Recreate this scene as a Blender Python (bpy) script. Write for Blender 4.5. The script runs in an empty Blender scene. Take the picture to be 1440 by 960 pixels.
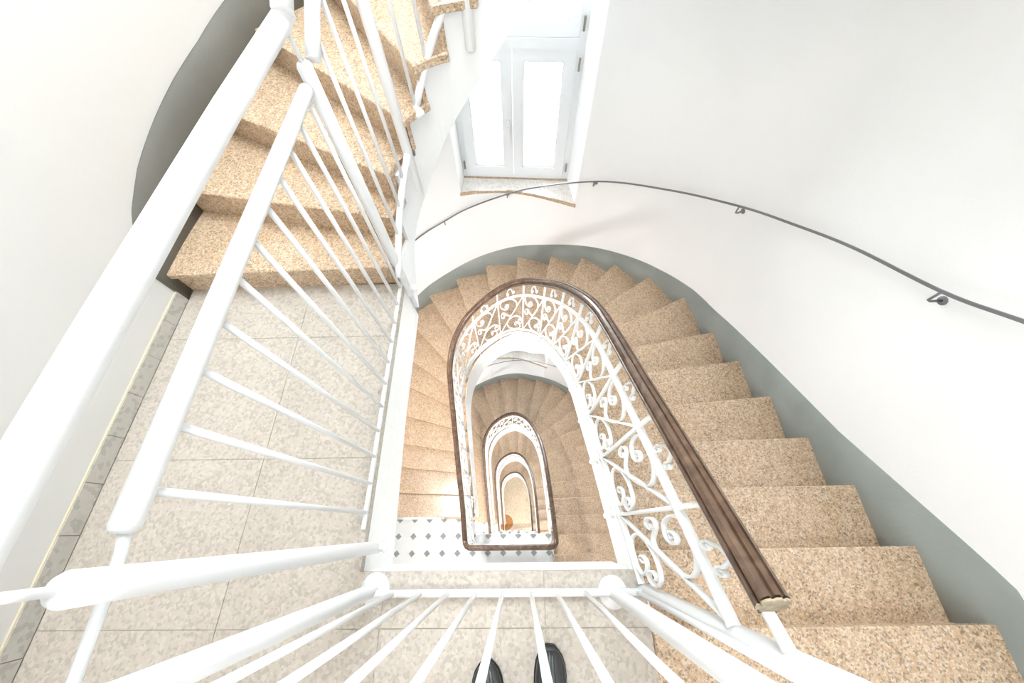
import bpy, bmesh, math, random
from mathutils import Vector, Matrix
random.seed(7)
scene = bpy.context.scene
COL = scene.collection
PI = math.pi

# ------------------------------------------------------------------ camera
cam_d = bpy.data.cameras.new('camera'); cam = bpy.data.objects.new('camera', cam_d); COL.objects.link(cam)
cam_d.sensor_width = 36.0; cam_d.lens = 36.0 * 513.12 / 1440.0
cam_d.shift_x = 0.00207; cam_d.shift_y = 0.00264; cam_d.clip_start = 0.01; cam_d.clip_end = 200
_p, _r, _y = 1.10406915, -0.0491482, -0.0350292
_f = Vector((math.sin(_y)*math.cos(_p), math.cos(_y)*math.cos(_p), -math.sin(_p)))
_rt = Vector((math.cos(_y), -math.sin(_y), 0)); _up = _rt.cross(_f)
_c, _s = math.cos(_r), math.sin(_r)
_R, _U = _c*_rt + _s*_up, -_s*_rt + _c*_up
cam.matrix_world = Matrix(((_R.x, _U.x, -_f.x, 0), (_R.y, _U.y, -_f.y, 0), (_R.z, _U.z, -_f.z, 1.6), (0, 0, 0, 1)))
scene.camera = cam

# ------------------------------------------------------------------ light and exposure
world = bpy.data.worlds.new('overcast_sky'); scene.world = world; world.use_nodes = True
bg = world.node_tree.nodes['Background']
bg.inputs[0].default_value = (0.89, 0.95, 1.0, 1); bg.inputs[1].default_value = 11.0
scene.view_settings.view_transform = 'Standard'; scene.view_settings.look = 'None'
scene.view_settings.gamma = 1.0; scene.view_settings.use_curve_mapping = False
scene.view_settings.exposure = 1.19

def area(name, loc, rot, sx, sy, power, col=(1, 1, 1), portal=False):
    l = bpy.data.lights.new(name, 'AREA'); l.shape = 'RECTANGLE'; l.size = sx; l.size_y = sy
    l.energy = power; l.color = col
    if portal: l.cycles.is_portal = True
    o = bpy.data.objects.new(name, l); COL.objects.link(o); o.location = loc; o.rotation_euler = rot
    return o
RISE = 0.172; FL = 24*RISE                       # one storey
LEVELS = [0, -FL, -2*FL, -3*FL]; GROUND = -4*FL
CEIL = 3.7
area('added_skylight_portal', (0.0, 1.75, CEIL+0.02), (0, 0, 0), 1.8, 1.9, 1, portal=True)  # portal for the added skylight
area('added_window_portal', (-0.05, -2.6, 2.0), (PI/2, 0, 0), 1.1, 0.8, 1, portal=True)  # portal for the added front window
for i, z in enumerate([0]+LEVELS[1:]):
    area('window_portal', (0.03, 3.5, z-0.0), (-PI/2, 0, 0), 1.05, 2.2, 1, portal=True)
# added unseen fill lamps: one in the top ceiling over the landing, one under each landing slab
area('added_ceiling_fill', (-0.7, -0.9, CEIL-0.06), (0, 0, 0), 0.5, 0.5, 18, (1.0, 0.92, 0.82))
LX, LY = -1.18, 0.42
for z in LEVELS:
    area('added_landing_fill', (LX if z == 0 else -0.2, LY if z == 0 else -1.1, z-0.43), (0, 0, 0), 0.3, 0.3, 42 if z == 0 else 75, (1.0, 0.97, 0.95))

# ------------------------------------------------------------------ material helpers
def mat(name, col, rough=0.5, metal=0.0, spec=0.5):
    m = bpy.data.materials.new(name); m.use_nodes = True
    b = m.node_tree.nodes['Principled BSDF']
    b.inputs['Base Color'].default_value = (*col, 1); b.inputs['Roughness'].default_value = rough
    b.inputs['Metallic'].default_value = metal; b.inputs['Specular IOR Level'].default_value = spec
    return m
def ramp(nt, src, stops, interp='LINEAR'):
    r = nt.nodes.new('ShaderNodeValToRGB'); r.color_ramp.interpolation = interp
    e = r.color_ramp.elements
    e[0].position, e[0].color = stops[0][0], (*stops[0][1], 1)
    e[1].position, e[1].color = stops[1][0], (*stops[1][1], 1)
    for p, c in stops[2:]:
        x = e.new(p); x.color = (*c, 1)
    nt.links.new(src, r.inputs[0]); return r.outputs[0]
def tex(nt, kind, scale, **kw):
    t = nt.nodes.new('ShaderNodeTex'+kind); t.inputs['Scale'].default_value = scale
    for k, v in kw.items(): t.inputs[k].default_value = v
    g = nt.nodes.get('geo') or nt.nodes.new('ShaderNodeNewGeometry'); g.name = 'geo'
    nt.links.new(g.outputs['Position'], t.inputs['Vector']); return t
def mixc(nt, fac, a, b, mode='MIX'):
    m = nt.nodes.new('ShaderNodeMix'); m.data_type = 'RGBA'; m.blend_type = mode
    for s, v in ((m.inputs[0], fac), (m.inputs[6], a), (m.inputs[7], b)):
        if isinstance(v, (int, float)): s.default_value = v
        elif isinstance(v, tuple): s.default_value = (*v, 1)
        else: nt.links.new(v, s)
    return m.outputs[2]
def speck(name, base, dark, light, rough, scale=150, coarse=5.0, mottle=0.16, patch=0.42, share=0.13):
    m = mat(name, base, rough); nt = m.node_tree; b = nt.nodes['Principled BSDF']
    v = tex(nt, 'Voronoi', scale, Randomness=1.0)
    sep = nt.nodes.new('ShaderNodeSeparateColor'); nt.links.new(v.outputs['Color'], sep.inputs[0])
    c = ramp(nt, sep.outputs[0], [(0.0, dark), (share, dark), (share+.04, tuple(x*0.78 for x in base)), (0.36, base), (0.68, base), (0.80, light)], 'CONSTANT')
    v2 = tex(nt, 'Voronoi', scale*0.42, Randomness=1.0)
    sep2 = nt.nodes.new('ShaderNodeSeparateColor'); nt.links.new(v2.outputs['Color'], sep2.inputs[0])
    c2 = ramp(nt, sep2.outputs[1], [(0.0, tuple(x*0.72 for x in base)), (0.3, base), (0.75, light)], 'LINEAR')
    c = mixc(nt, patch, c, c2)
    n = tex(nt, 'Noise', coarse, Detail=3.0)
    c = mixc(nt, mottle, c, ramp(nt, n.outputs[0], [(0.35, tuple(x*0.7 for x in base)), (0.65, light)]), 'MIX')
    nt.links.new(c, b.inputs['Base Color'])
    rr = nt.nodes.new('ShaderNodeMapRange'); nt.links.new(n.outputs[0], rr.inputs[0])
    rr.inputs[3].default_value = rough-0.08; rr.inputs[4].default_value = rough+0.12
    nt.links.new(rr.outputs[0], b.inputs['Roughness'])
    return m
GRANITE = speck('peach_granite', (0.545, 0.365, 0.225), (0.095, 0.085, 0.075), (0.72, 0.57, 0.415), 0.20, 175, 5.0, 0.12, 0.36, 0.14)
GRANITE_POL = speck('polished_peach_granite', (0.52, 0.37, 0.25), (0.095, 0.08, 0.068), (0.66, 0.52, 0.385), 0.10)
SILL_GLARE = speck('sill_granite_in_glare', (0.80, 0.75, 0.69), (0.60, 0.50, 0.42), (0.86, 0.83, 0.79), 0.3, 120, 5.0, 0.1)  # sill granite, with the window glare painted in as a pale colour
STONE = speck('beige_stone_tile', (0.50, 0.445, 0.385), (0.45, 0.395, 0.335), (0.55, 0.50, 0.44), 0.36, 95, 5.0, 0.10, 0.18, 0.10)
GRANITE.node_tree.nodes['Principled BSDF'].inputs['Specular IOR Level'].default_value = 0.9
STONE_GREY = speck('grey_beige_stone_tile', (0.50, 0.475, 0.43), (0.475, 0.45, 0.405), (0.52, 0.495, 0.45), 0.42, 60, 3.0, 0.10, 0.12, 0.08)
def plaster(name, col, rough=0.75, amount=0.06, scale=2.2):
    m = mat(name, col, rough, spec=0.25); nt = m.node_tree; b = nt.nodes['Principled BSDF']
    n = tex(nt, 'Noise', scale, Detail=5.0)
    c = ramp(nt, n.outputs[0], [(0.3, tuple(x*(1-amount) for x in col)), (0.7, tuple(min(1, x*(1+amount*0.5)) for x in col))])
    nt.links.new(c, b.inputs['Base Color'])
    n2 = tex(nt, 'Noise', 60, Detail=2.0); bp = nt.nodes.new('ShaderNodeBump'); bp.inputs['Strength'].default_value = 0.06; bp.inputs['Distance'].default_value = 0.01
    nt.links.new(n2.outputs[0], bp.inputs['Height']); nt.links.new(bp.outputs[0], b.inputs['Normal'])
    return m
WALL = plaster('white_plaster', (0.92, 0.925, 0.93), 0.8, 0.012)
SOFFIT = plaster('white_soffit_paint', (0.88, 0.885, 0.885), 0.7, 0.012)
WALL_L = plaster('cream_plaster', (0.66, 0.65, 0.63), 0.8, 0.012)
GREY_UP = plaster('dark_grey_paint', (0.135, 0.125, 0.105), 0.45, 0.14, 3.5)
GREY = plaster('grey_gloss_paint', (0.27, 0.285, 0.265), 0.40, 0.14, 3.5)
PAINT = mat('white_enamel_metal', (0.86, 0.865, 0.865), 0.30)
PAINT_OLD = plaster('old_white_enamel', (0.93, 0.93, 0.915), 0.38, 0.03, 30)
STEEL = mat('dark_grey_steel', (0.20, 0.20, 0.21), 0.4, 0.4)
BRASS = mat('worn_grey_brass', (0.32, 0.29, 0.24), 0.4, 0.6)
PVC = mat('white_window_pvc', (0.84, 0.86, 0.88), 0.35)
GROUT = mat('grout', (0.42, 0.37, 0.31), 0.9)
YELLOW = mat('cream_joint', (0.66, 0.59, 0.44), 0.8)
TILE_W = plaster('white_floor_tile', (0.72, 0.725, 0.715), 0.25, 0.04, 12)
TILE_D = plaster('grey_inlay_tile', (0.27, 0.285, 0.275), 0.35, 0.25, 60)
GROUT_W = mat('pale_grout', (0.60, 0.61, 0.60), 0.9)
GROUNDM = speck('tan_hall_tile', (0.52, 0.42, 0.30), (0.40, 0.31, 0.21), (0.60, 0.50, 0.37), 0.5, 40, 2.0, 0.2)
RUST = plaster('rust_brown_mat', (0.36, 0.17, 0.07), 0.95, 0.3, 12)
LEATHER = mat('black_leather', (0.032, 0.032, 0.033), 0.34)
RUBBER = mat('black_rubber', (0.016, 0.016, 0.016), 0.7)
def wood():
    m = mat('brown_varnished_wood', (0.2, 0.1, 0.05), 0.26); nt = m.node_tree; b = nt.nodes['Principled BSDF']
    n = tex(nt, 'Noise', 22, Detail=6.0, Distortion=0.6)
    c = ramp(nt, n.outputs[0], [(0.3, (0.075, 0.042, 0.027)), (0.55, (0.125, 0.074, 0.047)), (0.75, (0.19, 0.118, 0.078))])
    w = tex(nt, 'Noise', 9, Detail=8.0, Roughness=0.8)
    chips = ramp(nt, w.outputs[0], [(0.70, (0, 0, 0)), (0.73, (1, 1, 1))])
    c = mixc(nt, chips, c, (0.42, 0.30, 0.19))
    nt.links.new(c, b.inputs['Base Color']); return m
WOOD = wood()
WOOD_CUT = plaster('worn_end_grain', (0.50, 0.40, 0.28), 0.7, 0.3, 60)
def glass():
    m = bpy.data.materials.new('window_glass'); m.use_nodes = True; nt = m.node_tree; nt.nodes.clear()
    o = nt.nodes.new('ShaderNodeOutputMaterial'); mx = nt.nodes.new('ShaderNodeMixShader')
    t = nt.nodes.new('ShaderNodeBsdfTransparent'); g = nt.nodes.new('ShaderNodeBsdfGlossy'); g.inputs['Roughness'].default_value = 0.02
    t.inputs[0].default_value = (0.97, 0.985, 0.98, 1)
    fr = nt.nodes.new('ShaderNodeFresnel'); fr.inputs[0].default_value = 1.45
    nt.links.new(fr.outputs[0], mx.inputs[0]); nt.links.new(t.outputs[0], mx.inputs[1]); nt.links.new(g.outputs[0], mx.inputs[2])
    nt.links.new(mx.outputs[0], o.inputs[0]); return m
GLASS = glass()
ADDED_LAMP = bpy.data.materials.new('added_lamp_diffuser'); ADDED_LAMP.use_nodes = True  # glow of the added fill lamps
_b = ADDED_LAMP.node_tree.nodes['Principled BSDF']; _b.inputs['Emission Color'].default_value = (1, 0.96, 0.9, 1); _b.inputs['Emission Strength'].default_value = 4

# ------------------------------------------------------------------ mesh helpers
class MB:
    def __init__(s): s.v = []; s.f = []; s.sm = []
    def add(s, vs, fs, smooth=False):
        b = len(s.v); s.v += [tuple(v) for v in vs]; s.f += [tuple(b+i for i in f) for f in fs]; s.sm += [smooth]*len(fs)
        return s
    def box(s, x0, x1, y0, y1, z0, z1):
        return s.add([(x, y, z) for z in (z0, z1) for y in (y0, y1) for x in (x0, x1)],
                     [(0, 2, 3, 1), (4, 5, 7, 6), (0, 1, 5, 4), (2, 6, 7, 3), (0, 4, 6, 2), (1, 3, 7, 5)])
    def prism(s, poly, z0, z1):
        """poly CCW list of (x,y); z0,z1 numbers or lists per vertex"""
        n = len(poly)
        a = z0 if hasattr(z0, '__len__') else [z0]*n; b = z1 if hasattr(z1, '__len__') else [z1]*n
        vs = [(p[0], p[1], a[i]) for i, p in enumerate(poly)] + [(p[0], p[1], b[i]) for i, p in enumerate(poly)]
        return s.add(vs, [tuple(reversed(range(n))), tuple(range(n, 2*n))] + [(i, (i+1) % n, n+(i+1) % n, n+i) for i in range(n)])
    def sweep(s, path, prof, sides=None, smooth=True, caps=True, closed=False, side0=None):
        """sweep profile [(a,b)] (a along side vector, b along up) along path; side vectors given or derived (horizontal)"""
        n = len(prof); m = len(path); vs = []
        P = [Vector(p) for p in path]
        for i in range(m):
            if closed: t = (P[(i+1) % m]-P[i-1]).normalized()
            else: t = (P[min(i+1, m-1)]-P[max(i-1, 0)]).normalized()
            if sides: sd = Vector(sides[i])
            else:
                sd = Vector((t.y, -t.x, 0))
                if sd.length < 0.05: sd = Vector(side0) if side0 else Vector((1, 0, 0))
            sd = (sd - t*sd.dot(t)).normalized(); u = sd.cross(t)
            for a, b in prof: vs.append(P[i] + sd*a + u*b)
        fs = []
        for i in range(m if closed else m-1):
            for j in range(n):
                k = (j+1) % n; i2 = (i+1) % m
                fs.append((i*n+j, i*n+k, i2*n+k, i2*n+j))
        s.add(vs, fs, smooth)
        if caps and not closed:
            b = len(s.v)-len(vs)
            s.f += [tuple(b+j for j in reversed(range(n))), tuple(b+(m-1)*n+j for j in range(n))]; s.sm += [False, False]
        return s
    def tube(s, path, r, n=10, closed=False, side0=None, caps=True):
        return s.sweep(path, [(r*math.cos(2*PI*j/n), r*math.sin(2*PI*j/n)) for j in range(n)], closed=closed, side0=side0, caps=caps)
    def lathe(s, base, axis, prof, n=16):
        """prof [(radius, height)] about base along axis"""
        ax = Vector(axis).normalized(); a = ax.orthogonal().normalized(); b = ax.cross(a); B = Vector(base)
        vs = [B + ax*h + (a*math.cos(2*PI*j/n)+b*math.sin(2*PI*j/n))*max(r, 1e-5) for r, h in prof for j in range(n)]
        fs = [(i*n+j, i*n+(j+1) % n, (i+1)*n+(j+1) % n, (i+1)*n+j) for i in range(len(prof)-1) for j in range(n)]
        return s.add(vs, fs, True)
    def mesh(s, name):
        me = bpy.data.meshes.new(name); me.from_pydata(s.v, [], s.f)
        me.polygons.foreach_set('use_smooth', s.sm); me.update(); return me
    def build(s, name, m, parent=None, loc=(0, 0, 0), fix=True):
        me = s.mesh(name)
        if fix:
            bm = bmesh.new(); bm.from_mesh(me); bmesh.ops.recalc_face_normals(bm, faces=bm.faces); bm.to_mesh(me); bm.free()
        me.materials.append(m)
        o = bpy.data.objects.new(name, me); COL.objects.link(o); o.location = loc
        if parent: o.parent = parent
        return o
def bev(o, w=0.005):
    m = o.modifiers.new('bevel', 'BEVEL'); m.width = w; m.segments = 1; m.limit_method = 'ANGLE'; m.angle_limit = 0.9
def empty(name, loc=(0, 0, 0)):
    o = bpy.data.objects.new(name, None); COL.objects.link(o); o.location = loc; o.empty_display_size = 0.1; return o
def tag(o, label=None, cat=None, group=None, kind=None):
    if label: o['label'] = label
    if cat: o['category'] = cat
    if group: o['group'] = group
    if kind: o['kind'] = kind
    return o
def struct(o, label=None, cat=None): return tag(o, label, cat, kind='structure')
def crom(P, n=12):
    P = [Vector(p) for p in P]; P = [2*P[0]-P[1]] + P + [2*P[-1]-P[-2]]; out = []
    for i in range(1, len(P)-2):
        a, b, c, d = P[i-1:i+3]
        for k in range(n):
            t = k/n; out.append(0.5*((2*b)+(c-a)*t+(2*a-5*b+4*c-d)*t*t+(3*b-a-3*c+d)*t**3))
    out.append(P[-2]); return out
class Curve:
    """arc-length parametrised polyline"""
    def __init__(s, pts):
        s.p = [Vector(p) for p in pts]; s.L = [0]
        for a, b in zip(s.p, s.p[1:]): s.L.append(s.L[-1]+(b-a).length)
        s.len = s.L[-1]
    def at(s, u):
        u = min(max(u, 0), s.len); lo, hi = 0, len(s.L)-1
        while hi-lo > 1:
            m = (lo+hi)//2
            if s.L[m] <= u: lo = m
            else: hi = m
        t = (u-s.L[lo])/max(1e-9, s.L[hi]-s.L[lo]); return s.p[lo].lerp(s.p[hi], t)
    def tan(s, u): return (s.at(u+0.012)-s.at(u-0.012)).normalized()
    def nearest(s, q):
        q = Vector(q); best = (1e9, 0)
        for i in range(len(s.p)-1):
            a, b = s.p[i], s.p[i+1]; ab = b-a; t = max(0, min(1, (q-a).dot(ab)/max(1e-12, ab.dot(ab))))
            d = (q-a-ab*t).length
            if d < best[0]: best = (d, s.L[i]+t*ab.length)
        return best[1]
    def sub(s, u0, u1):
        """points from u0 to u1"""
        rev = u1 < u0
        a, b = (u1, u0) if rev else (u0, u1)
        pts = [s.at(a)] + [s.p[i] for i in range(len(s.p)) if a+1e-4 < s.L[i] < b-1e-4] + [s.at(b)]
        return list(reversed(pts)) if rev else pts

# ------------------------------------------------------------------ plan of the stairwell (surveyed, metres)
W_CTRL = [(1.655, -2.2), (1.655, -1.2), (1.655, -.3), (1.652, .2), (1.64, .7), (1.625, 1.1), (1.60, 1.45), (1.535, 1.87), (1.335, 2.23), (1.08, 2.53), (.78, 2.78), (.44, 2.955), (.04, 3.09),
          (-.375, 3.105), (-.80, 3.01), (-1.19, 2.87), (-1.42, 2.68), (-1.61, 2.35), (-1.72, 1.95), (-1.757, 1.5), (-1.757, 1.0), (-1.757, 0.0), (-1.757, -1.2), (-1.757, -2.2)]
W2_CTRL = W_CTRL[:13] + [(-.375, 3.085), (-.76, 2.97), (-1.06, 2.77), (-1.27, 2.54), (-1.50, 2.24), (-1.68, 1.82), (-1.745, 1.45), (-1.757, 1.0), (-1.757, 0.0), (-1.757, -1.2), (-1.757, -2.2)]
I_CTRL = [(.44, -.4), (.437, .1), (.432, .4), (.42, .7), (.40, 1.0), (.355, 1.3), (.27, 1.58), (.15, 1.8), (0, 1.93), (-.16, 1.97), (-.33, 1.94), (-.5, 1.85), (-.63, 1.69), (-.69, 1.5), (-.70, 1.3), (-.69, 1.0), (-.67, .6), (-.645, .2), (-.62, -.4)]
NOSE = [(0.44, -0.323, 1.655, -0.316), (0.438, -0.09, 1.655, -0.082), (0.436, 0.165, 1.652, 0.173), (0.432, 0.41, 1.647, 0.443), (0.422, 0.654, 1.639, 0.744), (0.406, 0.936, 1.626, 1.071), (0.376, 1.186, 1.605, 1.402), (0.35, 1.321, 1.537, 1.862), (0.288, 1.534, 1.339, 2.225), (0.241, 1.646, 1.079, 2.531), (0.211, 1.705, 0.782, 2.779), (0.149, 1.801, 0.444, 2.953), (-0.041, 1.949, 0.042, 3.09), (-0.241, 1.964, -0.377, 3.105), (-0.44, 1.891, -0.795, 3.012), (-0.56, 1.79, -1.187, 2.872), (-0.655, 1.636, -1.487, 2.586), (-0.692, 1.49, -1.657, 2.219), (-0.7, 1.34, -1.733, 1.864), (-0.696, 1.138, -1.759, 1.449), (-0.685, 0.896, -1.757, 1.072), (-0.673, 0.655, -1.757, 0.773), (-0.657, 0.401, -1.757, 0.448), (-0.642, 0.138, -1.757, 0.148)]
def v3(l): return [(x, y, 0) for x, y in l]
WC = Curve(crom(v3(W_CTRL))); W2C = Curve(crom(v3(W2_CTRL))); IC = Curve(crom(v3(I_CTRL)))

def lean(z):                                    # the left of the curved wall leans in a little at the top storey
    t = min(1, max(0, (z+2.2)/2.6)); return t*t*(3-2*t)
def interp(x, xs, ys):
    if x <= xs[0]: return ys[0]+(x-xs[0])*(ys[1]-ys[0])/(xs[1]-xs[0])
    for i in range(len(xs)-1):
        if x <= xs[i+1]: return ys[i]+(ys[i+1]-ys[i])*(x-xs[i])/(xs[i+1]-xs[i])
    return ys[-1]+(x-xs[-1])*(ys[-1]-ys[-2])/(xs[-1]-xs[-2])

# ------------------------------------------------------------------ walls
wpts = list(WC.p); w2pts = list(W2C.p)
# insert exact window edges
WXL, WXR = -0.535, 0.61
def insert_x(x):
    for i in range(len(wpts)-1):
        a, b = wpts[i], wpts[i+1]
        if a.y > 2.5 and b.y > 2.5 and (a.x-x)*(b.x-x) < 0:
            t = (x-a.x)/(b.x-a.x); c, d = w2pts[i], w2pts[i+1]
            wpts.insert(i+1, a.lerp(b, t)); w2pts.insert(i+1, c.lerp(d, t)); return i+1
iR = insert_x(WXR); iL = insert_x(WXL)
WIN_Z = [(-1.055, 1.25)] + [(z-1.055, z+1.0) for z in LEVELS[1:]]
WALL_T = 0.42
def wall_pt(i, z):
    return wpts[i].lerp(w2pts[i], lean(z))
def build_wall(name, i0, i1, label):
    zs = {GROUND-0.1, CEIL}
    for a, b in WIN_Z: zs |= {a, b}
    for k in range(8): zs.add(-2.2+2.6*k/7)
    zs = sorted(zs)
    mb = MB(); idx = {}
    def vid(i, j, outer):
        k = (i, j, outer)
        if k not in idx:
            p = wall_pt(i, zs[j]).copy()
            if outer:
                t = wpts[min(i+1, len(wpts)-1)]-wpts[max(i-1, 0)]; n = Vector((t.y, -t.x, 0)).normalized()
                hole = any(a-1e-6 <= zs[j] <= b+1e-6 for a, b in WIN_Z)
                if i == iL and hole: p = Vector((-0.49, 3.56, 0))
                elif i == iR and hole: p = Vector((0.535, 3.46, 0))
                else: p = p+n*WALL_T
            idx[k] = len(mb.v); mb.v.append((p.x, p.y, zs[j]))
        return idx[k]
    def hole(i, j):
        return iR <= i < iL and any(a-1e-6 <= zs[j] and zs[j+1] <= b+1e-6 for a, b in WIN_Z)
    def quad(*q): mb.f.append(q); mb.sm.append(False)
    for i in range(i0, i1):
        for j in range(len(zs)-1):
            if hole(i, j): continue
            mb.f.append((vid(i, j, 0), vid(i+1, j, 0), vid(i+1, j+1, 0), vid(i, j+1, 0))); mb.sm.append(True)
            mb.f.append((vid(i, j, 1), vid(i, j+1, 1), vid(i+1, j+1, 1), vid(i+1, j, 1))); mb.sm.append(True)
            if i0 <= i and hole(i-1, j) : quad(vid(i, j, 0), vid(i, j+1, 0), vid(i, j+1, 1), vid(i, j, 1))
            if hole(i+1, j): quad(vid(i+1, j, 0), vid(i+1, j, 1), vid(i+1, j+1, 1), vid(i+1, j+1, 0))
            if j+1 < len(zs)-1 and hole(i, j+1): quad(vid(i, j+1, 0), vid(i+1, j+1, 0), vid(i+1, j+1, 1), vid(i, j+1, 1))
            if j > 0 and hole(i, j-1): quad(vid(i, j, 0), vid(i, j, 1), vid(i+1, j, 1), vid(i+1, j, 0))
    keep = dict(idx); idx.clear()
    for j in range(len(zs)-1):
        quad(vid(i0, j, 0), vid(i0, j+1, 0), vid(i0, j+1, 1), vid(i0, j, 1)); quad(vid(i1, j, 0), vid(i1, j, 1), vid(i1, j+1, 1), vid(i1, j+1, 0))
    for i in range(i0, i1):
        j = 0; quad(vid(i, j, 0), vid(i, j, 1), vid(i+1, j, 1), vid(i+1, j, 0))
        j = len(zs)-1; quad(vid(i, j, 0), vid(i+1, j, 0), vid(i+1, j, 1), vid(i, j, 1))
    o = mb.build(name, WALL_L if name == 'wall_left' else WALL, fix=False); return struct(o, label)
def idx_near(x, y):
    return min(range(len(wpts)), key=lambda i: (wpts[i].x-x)**2+(wpts[i].y-y)**2)
kA, kB = idx_near(1.60, 1.45), idx_near(-1.30, 2.79)
build_wall('wall_right', 0, kA, 'white plaster wall to the right of the descending stairs')
build_wall('wall_back', kA, kB, 'curved white plaster wall with the window')
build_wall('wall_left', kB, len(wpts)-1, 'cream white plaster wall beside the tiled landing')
FW0, FW1, FZ0, FZ1 = -0.60, 0.50, 1.60, 2.40
struct(MB().box(-2.2, 2.1, -2.65, -2.2, GROUND-0.1, FZ0).box(-2.2, 2.1, -2.65, -2.2, FZ1, CEIL).box(-2.2, FW0, -2.65, -2.2, FZ0, FZ1).box(FW1, 2.1, -2.65, -2.2, FZ0, FZ1).build('wall_front', WALL), 'white wall behind the landings')
fw = empty('window_5', (0, -2.45, 0)); struct(fw, 'unseen window added in the front wall to light the stairwell')  # window added behind the camera to light surfaces that face the front
m_ = MB()
for x in (FW0+.03, -0.05, FW1-.03): m_.box(x-.03, x+.03, -.03, .03, FZ0, FZ1)
for z in (FZ0+.03, FZ1-.03): m_.box(FW0, FW1, -.028, .028, z-.03, z+.03)
m_.build('frame', mat('white_frame_paint', (.85, .85, .85), .4), fw)
MB().box(FW0+.02, FW1-.02, -.004, .004, FZ0+.02, FZ1-.02).build('pane', GLASS, fw)
c_ = MB(); sx0, sx1, sy0, sy1 = -0.90, 0.90, 0.80, 2.70
c_.box(-2.2, 2.1, -2.65, sy0, CEIL, CEIL+0.25).box(-2.2, 2.1, sy1, 3.7, CEIL, CEIL+0.25).box(-2.2, sx0, sy0, sy1, CEIL, CEIL+0.25).box(sx1, 2.1, sy0, sy1, CEIL, CEIL+0.25)
struct(c_.build('ceiling', WALL), 'white ceiling with an added skylight opening')
sk = empty('window_6', (0, 0, CEIL+0.15)); struct(sk, 'unseen skylight added over the stairwell for light')  # skylight added out of view to send light down the well
m_ = MB()
for x in (sx0+0.03, -0.05, sx1-0.03): m_.box(x-0.03, x+0.03, sy0, sy1, -0.04, 0.04)
for y in (sy0+0.03, 0.8, sy1-0.03): m_.box(sx0, sx1, y-0.03, y+0.03, -0.035, 0.035)
m_.build('frame', PVC, sk)
MB().box(sx0, sx1, sy0, sy1, -0.005, 0.005).build('pane', GLASS, sk)

# ------------------------------------------------------------------ windows
FA = Vector((-0.50, 3.325, 0)); FB = Vector((0.555, 3.24, 0))
FD = (FB-FA).normalized(); FN = Vector((-FD.y, FD.x, 0)); FW = (FB-FA).length
def fr_box(mb, u0, u1, z0, z1, d0, d1):
    vs = []
    for z in (z0, z1):
        for d in (d0, d1):
            for u in (u0, u1):
                p = FA+FD*u+FN*d; vs.append((p.x, p.y, z))
    mb.add(vs, [(0, 2, 3, 1), (4, 5, 7, 6), (0, 1, 5, 4), (2, 6, 7, 3), (0, 4, 6, 2), (1, 3, 7, 5)])
def sash(parent, name, u0, u1, z0, z1, sw=0.085):
    a = MB(); d0, d1 = -0.02, 0.05
    fr_box(a, u0, u0+sw, z0, z1, d0, d1); fr_box(a, u1-sw, u1, z0, z1, d0, d1)
    fr_box(a, u0+sw, u1-sw, z0, z0+sw, d0, d1); fr_box(a, u0+sw, u1-sw, z1-sw, z1, d0, d1)
    # glazing bead, stepped back
    for q in ((u0+sw, u0+sw+.012, z0+sw, z1-sw), (u1-sw-.012, u1-sw, z0+sw, z1-sw), (u0+sw, u1-sw, z0+sw, z0+sw+.012), (u0+sw, u1-sw, z1-sw-.012, z1-sw)): fr_box(a, *q, -0.006, 0.04)
    s = a.build(name, PVC, parent)
    g = MB(); fr_box(g, u0+sw, u1-sw, z0+sw, z1-sw, 0.012, 0.020); g.build('pane', GLASS, s)
    return s
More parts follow.
